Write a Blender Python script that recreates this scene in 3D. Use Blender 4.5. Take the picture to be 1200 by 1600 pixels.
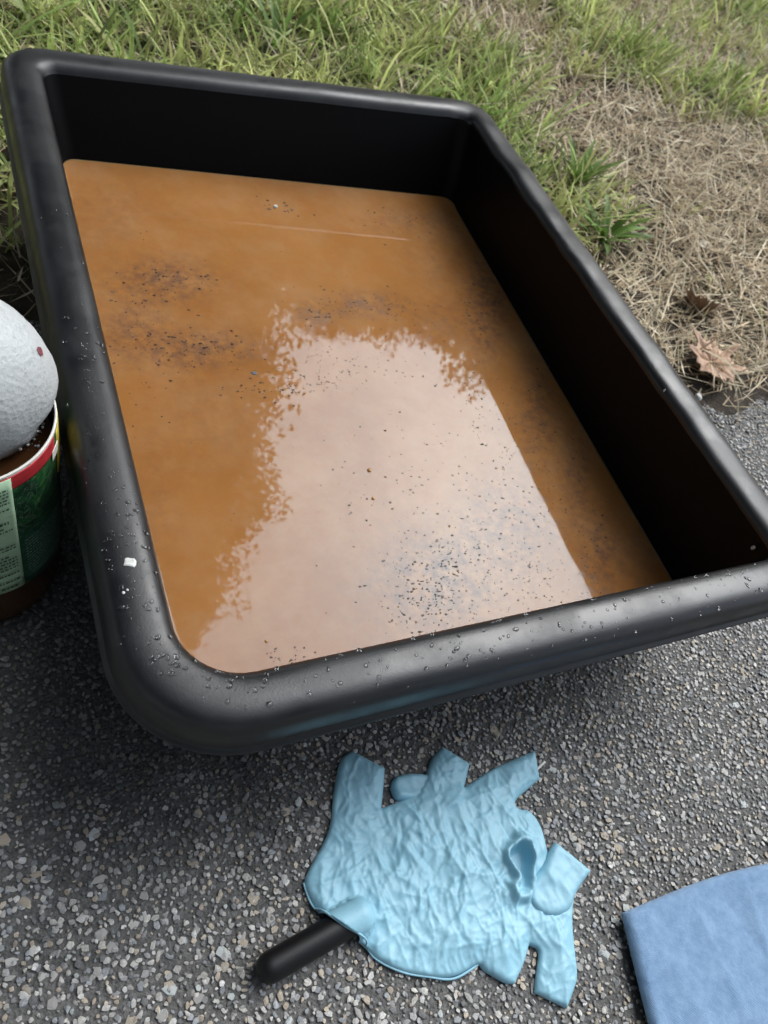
import bpy, bmesh, math, random
import numpy as np
from mathutils import Vector, Matrix
from mathutils.geometry import delaunay_2d_cdt

for o in list(bpy.data.objects):
    bpy.data.objects.remove(o)
scene = bpy.context.scene
col = scene.collection
rng = np.random.default_rng(7)
random.seed(7)

# ------------------------------------------------------------------ camera, sky, sun, exposure
# ground-local frame: the drive is the plane z = 0; the drive slopes about 3 degrees, so everything is
# turned by SLOPE at the end to make the water in the tub level.
UP = Vector((.03414534, -.03999955, .99861611)).normalized()
SLOPE = UP.rotation_difference(Vector((0, 0, 1))).to_matrix().to_4x4()
CR = np.array([[0.895928, 0.123046, -0.426818], [-0.343825, 0.800468, -0.490954], [0.281244, 0.586610, 0.759467]])
CC = np.array([-0.28396555, -0.44020344, 0.51901636])
FPX = 1205.318
cam_data = bpy.data.cameras.new('camera')
cam = bpy.data.objects.new('camera', cam_data)
col.objects.link(cam)
m = Matrix(CR.tolist()).to_4x4()
m.translation = Vector(CC)
cam.matrix_basis = SLOPE @ m
cam_data.sensor_fit = 'HORIZONTAL'
cam_data.sensor_width = 36
cam_data.lens = 36 * FPX / 1200
cam_data.clip_start = 0.01
cam_data.clip_end = 500
cam_data.dof.use_dof = True
cam_data.dof.focus_distance = 0.47
cam_data.dof.aperture_fstop = 20
scene.camera = cam

world = bpy.data.worlds.new('World')
scene.world = world
world.use_nodes = True
wn = world.node_tree.nodes
wl = world.node_tree.links
sky = wn.new('ShaderNodeTexSky')
sky.sky_type = 'NISHITA'
sky.sun_disc = False
SUN_EL, SUN_AZ = 50, 55
sky.sun_elevation = math.radians(SUN_EL)
sky.sun_rotation = math.radians(SUN_AZ)
sky.air_density = 1.0
sky.dust_density = 4.0
sky.ozone_density = 1.0
bw = wn.new('ShaderNodeRGBToBW')
mix = wn.new('ShaderNodeMixRGB')            # thin grey overcast over the blue
mix.inputs[0].default_value = 0.55
wl.new(sky.outputs[0], bw.inputs[0])
wl.new(sky.outputs[0], mix.inputs[1])
wl.new(bw.outputs[0], mix.inputs[2])
wl.new(mix.outputs[0], wn['Background'].inputs[0])
wn['Background'].inputs[1].default_value = 0.12

sun_d = bpy.data.lights.new('sun', 'SUN')
sun_d.energy = 1.5
sun_d.angle = math.radians(56)               # daylight through bright overcast
sun_d.color = (0.84, 0.93, 1.0)
sun = bpy.data.objects.new('sun', sun_d)
col.objects.link(sun)
sd = Vector((math.sin(math.radians(SUN_AZ)) * math.cos(math.radians(SUN_EL)),
             math.cos(math.radians(SUN_AZ)) * math.cos(math.radians(SUN_EL)), math.sin(math.radians(SUN_EL))))
sun.rotation_euler = (-sd).to_track_quat('-Z', 'Y').to_euler()

scene.view_settings.view_transform = 'Standard'
scene.view_settings.look = 'None'
scene.view_settings.gamma = 1
scene.view_settings.exposure = 1.14
scene.render.engine = 'CYCLES'
scene.cycles.use_denoising = True

# ------------------------------------------------------------------ helpers
def tag(o, label=None, cat=None, group=None, kind=None):
    if label: o['label'] = label
    if cat: o['category'] = cat
    if group: o['group'] = group
    if kind: o['kind'] = kind
    return o

def link(name, me, parent=None, mat=None):
    o = bpy.data.objects.new(name, me)
    col.objects.link(o)
    if parent: o.parent = parent
    if mat and me is not None and len(me.materials) == 0: me.materials.append(mat)
    return o

def empty(name, loc=(0, 0, 0)):
    o = bpy.data.objects.new(name, None)
    o.empty_display_size = .05
    o.location = loc
    col.objects.link(o)
    return o

def build(name, v, f, mat, parent=None, smooth=True, colors=None):
    me = bpy.data.meshes.new(name)
    v = np.asarray(v, float)
    me.from_pydata(v.tolist(), [], f if isinstance(f, list) else np.asarray(f).tolist())
    if smooth:
        me.polygons.foreach_set('use_smooth', np.ones(len(me.polygons), bool))
    if colors is not None:
        a = me.color_attributes.new('tint', 'FLOAT_COLOR', 'POINT')
        c = np.ones((len(v), 4)); c[:, :3] = colors
        a.data.foreach_set('color', c.ravel())
    me.update()
    return link(name, me, parent, mat)

def bulk(name, V, F, mat, parent=None, smooth=True, colors=None):
    """triangles only, fast path"""
    V = np.asarray(V, np.float32); F = np.asarray(F, np.int32)
    me = bpy.data.meshes.new(name)
    me.vertices.add(len(V)); me.vertices.foreach_set('co', V.ravel())
    me.loops.add(F.size); me.loops.foreach_set('vertex_index', F.ravel())
    me.polygons.add(len(F)); me.polygons.foreach_set('loop_start', np.arange(0, F.size, 3, dtype=np.int32))
    me.polygons.foreach_set('use_smooth', np.full(len(F), smooth))
    me.update(calc_edges=True)
    if colors is not None:
        a = me.color_attributes.new('tint', 'FLOAT_COLOR', 'POINT')
        c = np.ones((len(V), 4), np.float32); c[:, :3] = colors
        a.data.foreach_set('color', c.ravel())
    me.validate()
    return link(name, me, parent, mat)

def at(u, v, z=0.0, origin=None, normal=None):
    """point of the place that lies on the photograph's pixel (1200x1600) at height z"""
    d = CR @ np.array([(u - 600) / FPX, -(v - 800) / FPX, -1.0])
    if origin is None:
        return CC + d * ((z - CC[2]) / d[2])
    return CC + d * (((origin - CC) @ normal) / (d @ normal))

# value noise in numpy
_perm = rng.random((64, 64, 64))
def vnoise(p, scale):
    p = np.asarray(p, float) * scale
    i = np.floor(p).astype(int); f = p - i; f = f * f * (3 - 2 * f)
    r = 0
    for a in (0, 1):
        for b in (0, 1):
            for c in (0, 1):
                w = (f[..., 0] if a else 1 - f[..., 0]) * (f[..., 1] if b else 1 - f[..., 1]) * (f[..., 2] if c else 1 - f[..., 2])
                r = r + w * _perm[(i[..., 0] + a) % 64, (i[..., 1] + b) % 64, (i[..., 2] + c) % 64]
    return r
def fbm(p, scale, octv=4):
    r = 0; a = .5
    for k in range(octv):
        r = r + a * (vnoise(p, scale * 2 ** k) - .5); a *= .5
    return r * 2
def p3(x, y, z=0.0):
    x = np.asarray(x, float)
    return np.stack([x, np.broadcast_to(y, x.shape), np.broadcast_to(z, x.shape)], -1)

# materials
class NT:
    def __init__(s, name):
        s.m = bpy.data.materials.new(name); s.m.use_nodes = True
        s.n = s.m.node_tree.nodes; s.l = s.m.node_tree.links
        s.b = s.n['Principled BSDF']; s.out = s.n['Material Output']
    def new(s, t, **k):
        n = s.n.new(t)
        for a, b in k.items(): setattr(n, a, b)
        return n
    def put(s, sock, val):
        if isinstance(val, bpy.types.NodeSocket): s.l.new(val, sock)
        elif isinstance(val, (tuple, list)) and len(val) == 3 and sock.type == 'RGBA': sock.default_value = (*val, 1)
        else: sock.default_value = val
    def set(s, **k):
        for a, v in k.items(): s.put(s.b.inputs[a.replace('_', ' ')], v)
        return s
    def coord(s): return s.new('ShaderNodeTexCoord').outputs['Object']
    def noise(s, scale, detail=4, rough=.55, vec=None, dist=0.0):
        n = s.new('ShaderNodeTexNoise'); n.inputs['Scale'].default_value = scale; n.inputs['Detail'].default_value = detail
        n.inputs['Roughness'].default_value = rough; n.inputs['Distortion'].default_value = dist
        s.l.new(vec or s.coord(), n.inputs['Vector']); return n.outputs['Fac']
    def voro(s, scale, feature='F1', vec=None):
        n = s.new('ShaderNodeTexVoronoi', feature=feature); n.inputs['Scale'].default_value = scale
        s.l.new(vec or s.coord(), n.inputs['Vector']); return n
    def ramp(s, fac, stops):
        n = s.new('ShaderNodeValToRGB'); e = n.color_ramp.elements
        while len(e) < len(stops): e.new(.5)
        for q, (p, c) in zip(e, stops):
            q.position = p; q.color = (*c, 1) if isinstance(c, (tuple, list)) else (c, c, c, 1)
        s.l.new(fac, n.inputs[0]); return n.outputs[0]
    def mixc(s, fac, a, b, mode='MIX'):
        n = s.new('ShaderNodeMixRGB', blend_type=mode)
        for q, v in zip(n.inputs, (fac, a, b)): s.put(q, v)
        return n.outputs[0]
    def math(s, op, a, b=0.0, c=None):
        n = s.new('ShaderNodeMath', operation=op); s.put(n.inputs[0], a); s.put(n.inputs[1], b)
        if c is not None: s.put(n.inputs[2], c)
        return n.outputs[0]
    def bump(s, h, strength=.3, dist=.001, prev=None):
        n = s.new('ShaderNodeBump'); n.inputs['Strength'].default_value = strength; n.inputs['Distance'].default_value = dist
        s.l.new(h, n.inputs['Height'])
        if prev: s.l.new(prev, n.inputs['Normal'])
        return n.outputs[0]
    def attr(s, name, out='Color'): return s.new('ShaderNodeAttribute', attribute_name=name).outputs[out]

def m_simple(name, c, rough=.6, var=.25, scale=60, bump=.2, bscale=300, bdist=.0006, **k):
    t = NT(name)
    n = t.noise(scale, 5)
    c = np.array(c)
    t.set(Base_Color=t.ramp(n, [(.3, tuple(c * (1 - var))), (.7, tuple(np.minimum(c * (1 + var), 1)))]), Roughness=rough,
          Normal=t.bump(t.noise(bscale, 3), bump, bdist), **k)
    return t.m

# black plastic, wet in places
t = NT('black_plastic')
wet = t.ramp(t.noise(22, 5, .6), [(.42, 0.0), (.6, 1.0)])
grain = t.noise(900, 2, .6)
lump = t.noise(70, 4, .6)
t.set(Base_Color=t.mixc(t.ramp(t.noise(120, 6, .65), [(.5, 0.), (.75, 1.)]), (.0045, .0050, .0064), (.010, .0110, .0128)),
      Roughness=t.mixc(wet, (.47, .47, .47), (.35, .35, .35)), Specular_IOR_Level=.62,
      Normal=t.bump(grain, .16, .0004, t.bump(lump, .05, .002)))
M_PLASTIC = t.m
t = NT('dull_inner_plastic')
t.set(Base_Color=(.0045, .0045, .005), Roughness=.45, Specular_IOR_Level=.10, Normal=t.bump(t.noise(500, 3, .6), .15, .0006))
M_INNER = t.m

t = NT('water_droplet')
t.set(Base_Color=(1, 1, 1), Roughness=.02, IOR=1.33, Transmission_Weight=1.0)
M_DROP = t.m

# muddy water: a turbid body under a glossy film
t = NT('muddy_water')
scum = t.attr('scum', 'Fac')
nz = t.noise(110, 7, .72)
sc = t.math('MULTIPLY', scum, t.ramp(nz, [(.38, 0.), (.66, 1.)]))
big = t.noise(9, 4, .55)
film = t.ramp(t.noise(16, 7, .7), [(.42, 0.), (.72, 1.)])
base = t.mixc(t.ramp(big, [(.3, 0.), (.7, 1.)]), (.285, .122, .033), (.35, .162, .050))
base = t.mixc(t.math('MULTIPLY', film, .42), base, (.43, .26, .14))
base = t.mixc(t.math('MULTIPLY', sc, .85), base, (.10, .058, .05))
t.set(Base_Color=base, Subsurface_Weight=1.0, Subsurface_Radius=(1.0, .6, .3), Subsurface_Scale=.010,
      Roughness=t.math('ADD', .008, t.math('MULTIPLY', sc, .2)), IOR=1.33, Specular_IOR_Level=.60, Specular_Tint=(.68, .87, 1.0),
      Normal=t.bump(t.noise(26, 3), .012, .001))
M_WATER = t.m

# ground
t = NT('asphalt')
v = t.voro(420).outputs['Distance']
n1 = t.noise(240, 6, .7)
wetx = t.attr('tint')
speck = t.ramp(t.noise(650, 3, .7), [(.55, 0.), (.68, 1.)])
far = t.voro(170)
base = t.ramp(n1, [(.3, (.045, .045, .045)), (.7, (.18, .175, .165))])
base = t.mixc(t.math('MULTIPLY', speck, .6), base, (.20, .19, .17))
base = t.mixc(wetx, t.mixc(.6, base, (.008, .008, .009)), base)
t.set(Base_Color=base, Roughness=t.mixc(wetx, (.28, .28, .28), (.75, .75, .75)), Normal=t.bump(n1, .8, .0025, t.bump(v, .5, .002)))
M_ASPHALT = t.m
t = NT('aggregate_stone')
t.set(Base_Color=t.mixc(.75, t.attr('tint'), t.mixc(1.0, t.attr('tint'), t.ramp(t.noise(700, 4, .7), [(.3, .5), (.7, 1.3)]), 'MULTIPLY')),
      Roughness=.62, Normal=t.bump(t.noise(1500, 3, .6), .4, .0005))
M_STONE = t.m
t = NT('soil')
n1 = t.noise(60, 7, .7)
t.set(Base_Color=t.ramp(n1, [(.3, (.022, .017, .012)), (.55, (.06, .045, .03)), (.75, (.14, .105, .07))]), Roughness=.9,
      Normal=t.bump(t.noise(300, 5, .7), .9, .004))
M_SOIL = t.m

def m_leaf(name, rough=.5, transl=.35):
    t = NT(name)
    c = t.attr('tint')
    t.set(Base_Color=c, Roughness=rough, Specular_IOR_Level=.35)
    tr = t.new('ShaderNodeBsdfTranslucent'); t.l.new(c, tr.inputs[0])
    mx = t.new('ShaderNodeMixShader'); mx.inputs[0].default_value = transl
    t.l.new(t.b.outputs[0], mx.inputs[1]); t.l.new(tr.outputs[0], mx.inputs[2]); t.l.new(mx.outputs[0], t.out.inputs[0])
    return t.m
M_GRASS = m_leaf('grass_blade', .45)
M_STRAW = m_leaf('straw_blade', .6, .15)
M_CROWN = m_leaf('tree_leaf', .5, .3)
M_BARK = m_simple('bark', (.10, .08, .06), .9, .4, 12, .8, 40, .02)

# ------------------------------------------------------------------ the tub's dimensions (metres)
XL, XR, YF, YB = -.2185, .2185, -.2865, .2985       # inner edge of the opening
RC, RCB = .036, .015                                           # inner corner radius
TOP = .1525
WO, WN = np.array([-.0029, .0034, .066]), np.array(UP)   # water plane in the ground-local frame

def rrect(s, n_side=(40, 56), n_c=12, rc=RC):
    """rounded rectangle at offset s outwards of the inner edge; ccw from front-left; also outward normals"""
    m_ = min(max(s, -.022), 0)                      # the right wall is steep, the back wall leans most
    x0, x1, y0, y1 = XL - s, XR + s - .80 * m_, YF - s, YB + s + 1.15 * m_
    RR = [max(RC + s * .9, .003), max(.012 + s * (.9 if s > 0 else .12), .003)] + [max(RCB + s * (.75 if s > 0 else .15), .003)] * 2
    cx = [(x0 + RR[0], y0 + RR[0], 180), (x1 - RR[1], y0 + RR[1], 270), (x1 - RR[2], y1 - RR[2], 0), (x0 + RR[3], y1 - RR[3], 90)]
    pts, nor = [], []
    for k, (a, b, d) in enumerate(cx):
        r = RR[k]
        for i in range(n_c):
            th = math.radians(d + 90 * i / (n_c - 1))
            pts.append((a + r * math.cos(th), b + r * math.sin(th))); nor.append((math.cos(th), math.sin(th)))
        a2, b2, d2 = cx[(k + 1) % 4]; r = RR[(k + 1) % 4]
        th = math.radians(d + 90)
        A = np.array(pts[-1]); B = np.array((a2 + r * math.cos(math.radians(d2)), b2 + r * math.sin(math.radians(d2))))
        ns = n_side[k % 2]
        for i in range(1, ns):
            q = A + (B - A) * i / ns
            pts.append(tuple(q)); nor.append((math.cos(th), math.sin(th)))
    return np.array(pts), np.array(nor)

OUT = .036
def in_tub(x, y, grow=0.0):
    g = OUT + grow
    return (x > XL - g) & (x < XR + g) & (y > YF - g) & (y < YB + g)

# ------------------------------------------------------------------ ground: asphalt, soil, aggregate, grass
def edge_y(x):
    """where the asphalt gives way to the lawn"""
    return .100 - .22 * x + .014 * np.sin(x * 21 + 1) * 0.6 + fbm(p3(x, 3.3), 14, 3) * .03

def wetness(x, y):
    """1 dry .. 0 soaked: the splash round the can and along the tub's near left corner"""
    d1 = np.hypot((x + .285) / .085, (y + .10) / .16)
    d2 = np.hypot((x + .23) / .10, (y + .22) / .11)
    w = np.minimum(d1, d2)
    w = w + fbm(p3(x, y), 30, 3) * .5
    return np.clip((w - .75) / .6, 0, 1)

# asphalt: dense near, coarse far
def axis(lo, hi, step, far):
    a = np.arange(lo, hi + 1e-6, step)
    ext = np.cumsum(step * 1.45 ** np.arange(1, 40)); ext = ext[ext < far]
    return np.concatenate([lo - ext[::-1], a, hi + ext])
def grid(xs, ys, zf):
    X, Y = np.meshgrid(xs, ys)
    Z = zf(X, Y)
    V = np.stack([X, Y, Z], -1).reshape(-1, 3)
    nx, ny = len(xs), len(ys)
    i = (np.arange(ny - 1)[:, None] * nx + np.arange(nx - 1)).ravel()
    F = np.stack([i, i + 1, i + nx + 1, i + nx], 1)
    return V, F
V, F = grid(axis(-.8, 1.0, .012, 60), axis(-.9, .4, .012, 60), lambda X, Y: -.0010 + .0010 * fbm(p3(X, Y), 60, 3) * (np.abs(X) < 2))
w = wetness(V[:, 0], V[:, 1])
asphalt = build('asphalt', V, F, M_ASPHALT, colors=np.repeat(w[:, None], 3, 1))
tag(asphalt, 'rough grey asphalt with pale stone chips exposed, wet beside the can', None, None, 'structure')

# stone chips in the asphalt
bm = bmesh.new(); bmesh.ops.create_icosphere(bm, subdivisions=1, radius=1)
ICO_V = np.array([v.co[:] for v in bm.verts]); ICO_F = np.array([[v.index for v in f.verts] for f in bm.faces]); bm.free()
def stones(P, R, rs, flat=(.30, .5), top=.0006):
    n = len(P)
    v = np.repeat(ICO_V[None], n, 0) * (1 + rs.uniform(-.28, .28, (n, 12, 1)))
    sc = np.stack([rs.uniform(.75, 1.35, n), rs.uniform(.6, 1.0, n), rs.uniform(*flat, n)], 1)
    v = v * sc[:, None] * R[:, None, None]
    v[..., 2] = np.minimum(v[..., 2], (R * sc[:, 2])[:, None] * rs.uniform(.5, .8, n)[:, None])      # worn flat tops
    a = rs.uniform(0, 2 * np.pi, n); ca, sa = np.cos(a)[:, None], np.sin(a)[:, None]
    x = v[..., 0] * ca - v[..., 1] * sa; y = v[..., 0] * sa + v[..., 1] * ca
    tilt = rs.normal(0, .12, (n, 2))
    z = v[..., 2] + x * tilt[:, :1] + y * tilt[:, 1:]
    zmax = z.max(1, keepdims=True)
    z = z - zmax + np.minimum(top * rs.uniform(-.3, 1.5, n), R * .5)[:, None]
    return np.stack([x + P[:, :1], y + P[:, 1:2], z], -1)
def stone_cols(n, rs):
    pal = np.array([(.33, .32, .30), (.26, .255, .25), (.40, .385, .35), (.36, .31, .24), (.22, .23, .24), (.13, .13, .13), (.45, .44, .42), (.30, .25, .20), (.30, .32, .31)])
    pr = np.array([.20, .20, .14, .12, .10, .10, .08, .04, .02])
    return pal[rs.choice(len(pal), n, p=pr / pr.sum())] * rs.uniform(.85, 1.45, (n, 1))
P, Rr = [], []
for (x0, x1, y0, y1, cell, lo, hi) in ((-.43, .74, -.61, .18, .0037, .0009, .0025), (-1.2, 1.5, -1.1, .3, .013, .0025, .0055)):
    gx, gy = np.meshgrid(np.arange(x0, x1, cell), np.arange(y0, y1, cell))
    q = np.stack([gx.ravel(), gy.ravel()], 1) + rng.uniform(-.48, .48, (gx.size, 2)) * cell
    ok = (q[:, 1] < edge_y(q[:, 0]) - .004) & ~((q[:, 0] > XL + .03) & (q[:, 0] < XR - .03) & (q[:, 1] > YF + .03) & (q[:, 1] < YB))
    if cell > .006:
        ok &= ~((q[:, 0] > -.43) & (q[:, 0] < .74) & (q[:, 1] > -.61) & (q[:, 1] < .18))
    q = q[ok]
    r = lo + (hi - lo) * rng.random(len(q)) ** 1.5
    keep = rng.random(len(q)) < .95
    P.append(q[keep]); Rr.append(r[keep])
P = np.concatenate(P); Rr = np.concatenate(Rr)
sv = stones(P, Rr, rng)
sc_ = stone_cols(len(P), rng)
wt = wetness(P[:, 0], P[:, 1])[:, None]
sc_ = sc_ * (.30 + .70 * wt)                        # soaked stone is darker
F = (ICO_F[None] + (np.arange(len(P)) * 12)[:, None, None]).reshape(-1, 3)
ag = bulk('aggregate', sv.reshape(-1, 3), F, M_STONE, asphalt, smooth=False, colors=np.repeat(sc_, 12, 0))
tag(ag, kind='stuff')
# the larger chips that can be picked apart: parts of the asphalt, sharing a few meshes
chip_meshes = []
for k in range(14):
    rs = np.random.default_rng(100 + k)
    cv = stones(np.zeros((1, 2)), np.array([1.0]), rs, (.35, .5), .16)[0]
    me = bpy.data.meshes.new('stone_chip'); me.from_pydata(cv.tolist(), [], ICO_F.tolist())
    a = me.color_attributes.new('tint', 'FLOAT_COLOR', 'POINT'); c = stone_cols(1, rs)[0] * 1.1
    a.data.foreach_set('color', np.tile([*c, 1], 12))
    me.materials.append(M_STONE); chip_meshes.append(me)
cnt = 0
while cnt < 230:
    u, v_ = rng.uniform(-20, 1220), rng.uniform(640, 1620)
    q = at(u, v_)
    x, y = q[0], q[1]
    if in_tub(x, y, -.012) or y > edge_y(np.array([x]))[0] - .01 or np.hypot(x + .3095, y + .104) < .06 or wetness(x, y) < .5: continue
    o = bpy.data.objects.new('stone_chip', chip_meshes[cnt % 14]); col.objects.link(o)
    o.parent = asphalt; s = rng.uniform(.0027, .0040)
    o.location = (x, y, 0); o.scale = (s, s, s); o.rotation_euler = (0, 0, rng.uniform(0, 6.28)); cnt += 1

# lawn soil
def soil_z(X, Y):
    d = Y - edge_y(X)
    z = np.clip(d / .05, -1, 1) * .008 + np.clip(d, 0, 1) * .012 + .010 * fbm(p3(X, Y), 9, 4) * np.clip(d / .1, 0, 1)
    foot = in_tub(X, Y, -.050) | (np.hypot(X + .3095, Y + .104) < .075)
    return np.where(foot, np.minimum(z, -.006), z)
V, F = grid(axis(-1.0, 2.4, .02, 60), np.concatenate([np.arange(-.6, 2.0, .02), 2 + np.cumsum(.02 * 1.4 ** np.arange(24))]), soil_z)
lawn = build('lawn', V, F, M_SOIL)
tag(lawn, 'brown soil of the lawn under grass and straw', None, None, 'structure')

# ---- blades
def blades(base, az, L, lean, curl, width, colr, tipcol=None, nseg=4):
    n = len(base)
    ts = np.linspace(0, 1, nseg)
    hor = np.stack([np.cos(az), np.sin(az), np.zeros(n)], 1)
    side = np.stack([-np.sin(az), np.cos(az), np.zeros(n)], 1)
    spine = [base]
    p = base.copy()
    for k in range(1, nseg):
        ang = np.clip(lean + curl * ts[k], -.2, 2.2)
        st = (L / (nseg - 1))[:, None]
        p = p + st * (hor * np.sin(ang)[:, None] + np.array([0, 0, 1]) * np.cos(ang)[:, None])
        spine.append(p)
    V = np.zeros((n, nseg * 2 - 1, 3)); C = np.zeros((n, nseg * 2 - 1, 3))
    tw = rng.uniform(-.6, .6, n)
    sd_ = side * np.cos(tw)[:, None] + np.array([0, 0, 1]) * np.sin(tw)[:, None]
    tipcol = colr if tipcol is None else tipcol
    for k in range(nseg):
        c = colr * (1 - ts[k]) + tipcol * ts[k]
        if k == nseg - 1:
            V[:, -1] = spine[k]; C[:, -1] = c
        else:
            wk = (width * (.7 + .6 * ts[k] - 1.0 * ts[k] ** 2))[:, None] * .5
            V[:, 2 * k] = spine[k] - sd_ * wk; V[:, 2 * k + 1] = spine[k] + sd_ * wk
            C[:, 2 * k] = c; C[:, 2 * k + 1] = c
    f = []
    for k in range(nseg - 2):
        a = 2 * k; f += [(a, a + 1, a + 3), (a, a + 3, a + 2)]
    a = 2 * (nseg - 2); f.append((a, a + 1, a + 2))
    F = (np.array(f)[None] + (np.arange(n) * (nseg * 2 - 1))[:, None, None]).reshape(-1, 3)
    return V, F, C

GREEN = [(.15, .68, .40, 1.0), (-.25, .45, .25, 1.0), (-.1, .8, .35, .9), (.48, .50, .14, 1.0), (.50, .31, .10, 1.05), (.88, .75, .16, .7), (1.12, .74, .14, .8), (.36, .71, .18, 1.0), (.92, 1.0, .12, .8), (1.5, 1.3, .3, .7), (.5, 1.3, .3, .8), (.62, .32, .05, .9)]
DRY = [(.62, .56, .11, .9), (.70, .47, .13, 1.0), (.67, .25, .14, 1.2), (.59, .90, .11, .9), (.55, .14, .14, 1.2), (.85, .37, .16, 1.0), (1.0, .2, .4, 1.0), (.45, .15, .08, .6)]
def greenness(x, y):
    g = .22 + sum(a * np.exp(-((x - cx) ** 2 + (y - cy) ** 2) / (2 * (s * .8) ** 2)) for cx, cy, s, a in GREEN) * .8
    g -= sum(a * np.exp(-((x - cx) ** 2 + (y - cy) ** 2) / (2 * (s * .8) ** 2)) for cx, cy, s, a in DRY) * .75
    return np.clip(g + fbm(p3(x, y), 9, 3) * .55, .02, 1)
def scatter(n):
    # uniform over the wedge of lawn in view and a margin round it
    x = rng.uniform(-.75, 2.3, n); y = rng.uniform(-.25, 1.9, n)
    ok = (y > edge_y(x) + .004) & ~in_tub(x, y, -.022) & (np.hypot(x + .3095, y + .104) > .07)
    ok &= (y - .25) > (x - .9) * .55 - .75
    return x[ok], y[ok]
def keep_out(V):
    """blades whose tips would enter the tub are mirrored away"""
    x, y, z = V[..., 0], V[..., 1], V[..., 2]
    return ~(((in_tub(x, y, .002) & (z > .10)) | in_tub(x, y, -.026)).any(1))

# straw: dry blades lying in a mat
x, y = scatter(150000)
g = greenness(x, y)
d = y - edge_y(x)
k = rng.random(len(x)) < np.clip(1.05 - .75 * g, 0, 1) * np.clip((d + .004) / .05, .12, 1)
x, y, g = x[k], y[k], g[k]; n = len(x)
z = soil_z(x, y) + rng.uniform(0, .016, n) * np.clip((y - edge_y(x)) / .06, .1, 1)
L = rng.uniform(.014, .058, n); lean = rng.normal(1.38, .26, n)
pal = np.array([(.70, .57, .38), (.58, .45, .29), (.84, .73, .53), (.38, .28, .17), (.55, .49, .31), (.12, .09, .06)])
c = pal[rng.choice(6, n, p=[.28, .24, .16, .16, .08, .08])] * rng.uniform(.75, 1.15, (n, 1))
V, F, C = blades(np.stack([x, y, z], 1), rng.uniform(0, 6.283, n), L, lean, rng.normal(0, .35, n), rng.uniform(.0012, .0032, n), c, nseg=3)
V[..., 2] = np.maximum(V[..., 2], soil_z(V[..., 0], V[..., 1]) + .0005)
ok = keep_out(V); V, C = V[ok], C[ok]; F = F[:len(V) * 3]
nb_ = len(V)
x, y = scatter(16000)
g = greenness(x, y); k = rng.random(len(x)) < np.clip(1.15 - .9 * g, .12, 1) * (y > edge_y(x) + .02)
x, y = x[k], y[k]; n = len(x)
c = np.array((.82, .71, .50)) * rng.uniform(.55, 1.1, (n, 1))
V2, F2, C2 = blades(np.stack([x, y, soil_z(x, y) + rng.uniform(.004, .022, n)], 1), rng.uniform(0, 6.283, n), rng.uniform(.03, .10, n), rng.normal(1.25, .3, n), rng.normal(.2, .5, n), rng.uniform(.0016, .0034, n), c, c * .9, nseg=3)
V2[..., 2] = np.maximum(V2[..., 2], soil_z(V2[..., 0], V2[..., 1]) + .002)
ok = keep_out(V2); V, C = np.concatenate([V, V2[ok]]), np.concatenate([C, C2[ok]])
F = np.concatenate([F, F2[:ok.sum() * 3] + nb_ * 5])
straw = bulk('dry_grass', V.reshape(-1, 3), F, M_STRAW, colors=C.reshape(-1, 3))
tag(straw, 'mat of dry tan straw and dead grass lying on the lawn', 'dry grass', None, 'stuff')

# green blades, in tufts
def tufted(nt, per, spread):
    tx, ty = scatter(nt)
    g = greenness(tx, ty); kk = rng.random(len(tx)) < g ** 1.3
    tx, ty = tx[kk], ty[kk]
    m_ = rng.poisson(per, len(tx)) + 1
    i = np.repeat(np.arange(len(tx)), m_)
    return tx[i] + rng.normal(0, spread, len(i)), ty[i] + rng.normal(0, spread, len(i)), i
x, y, i = tufted(9000, 7, .010)
ok = (y > edge_y(x)) & ~in_tub(x, y, -.020); x, y, i = x[ok], y[ok], i[ok]; n = len(x)
g = greenness(x, y)
hue = vnoise(p3(x, y, 5.0), 13)[:, None] * .8 + rng.random((n, 1)) * .4
c = np.array((.14, .25, .060)) * (1 - hue) + np.array((.54, .56, .24)) * hue
yel = rng.random(n) < .16; c[yel] = np.array((.38, .36, .17)) * rng.uniform(.7, 1.2, (yel.sum(), 1))
c *= rng.uniform(.5, 1.6, (n, 1))
L = rng.uniform(.028, .085, n) * (.55 + .6 * g)
L = np.where(rng.random(n) < .04, L * 1.7, L)
az = rng.uniform(0, 6.283, n) * .75 + 2.2
V, F, C = blades(np.stack([x, y, soil_z(x, y) - .001], 1), az, L, np.abs(rng.normal(.45, .3, n)), rng.normal(.6, .4, n), rng.uniform(.0022, .0070, n), c, c * 1.3, nseg=5)
V[..., 2] = np.maximum(V[..., 2], soil_z(V[..., 0], V[..., 1]) + .0003)
ok = keep_out(V); V, C = V[ok], C[ok]; F = F[:len(V) * 7]
grass = bulk('grass', V.reshape(-1, 3), F, M_GRASS, colors=C.reshape(-1, 3))
tag(grass, 'uneven green lawn grass growing behind the black tub', 'grass', None, 'stuff')

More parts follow.
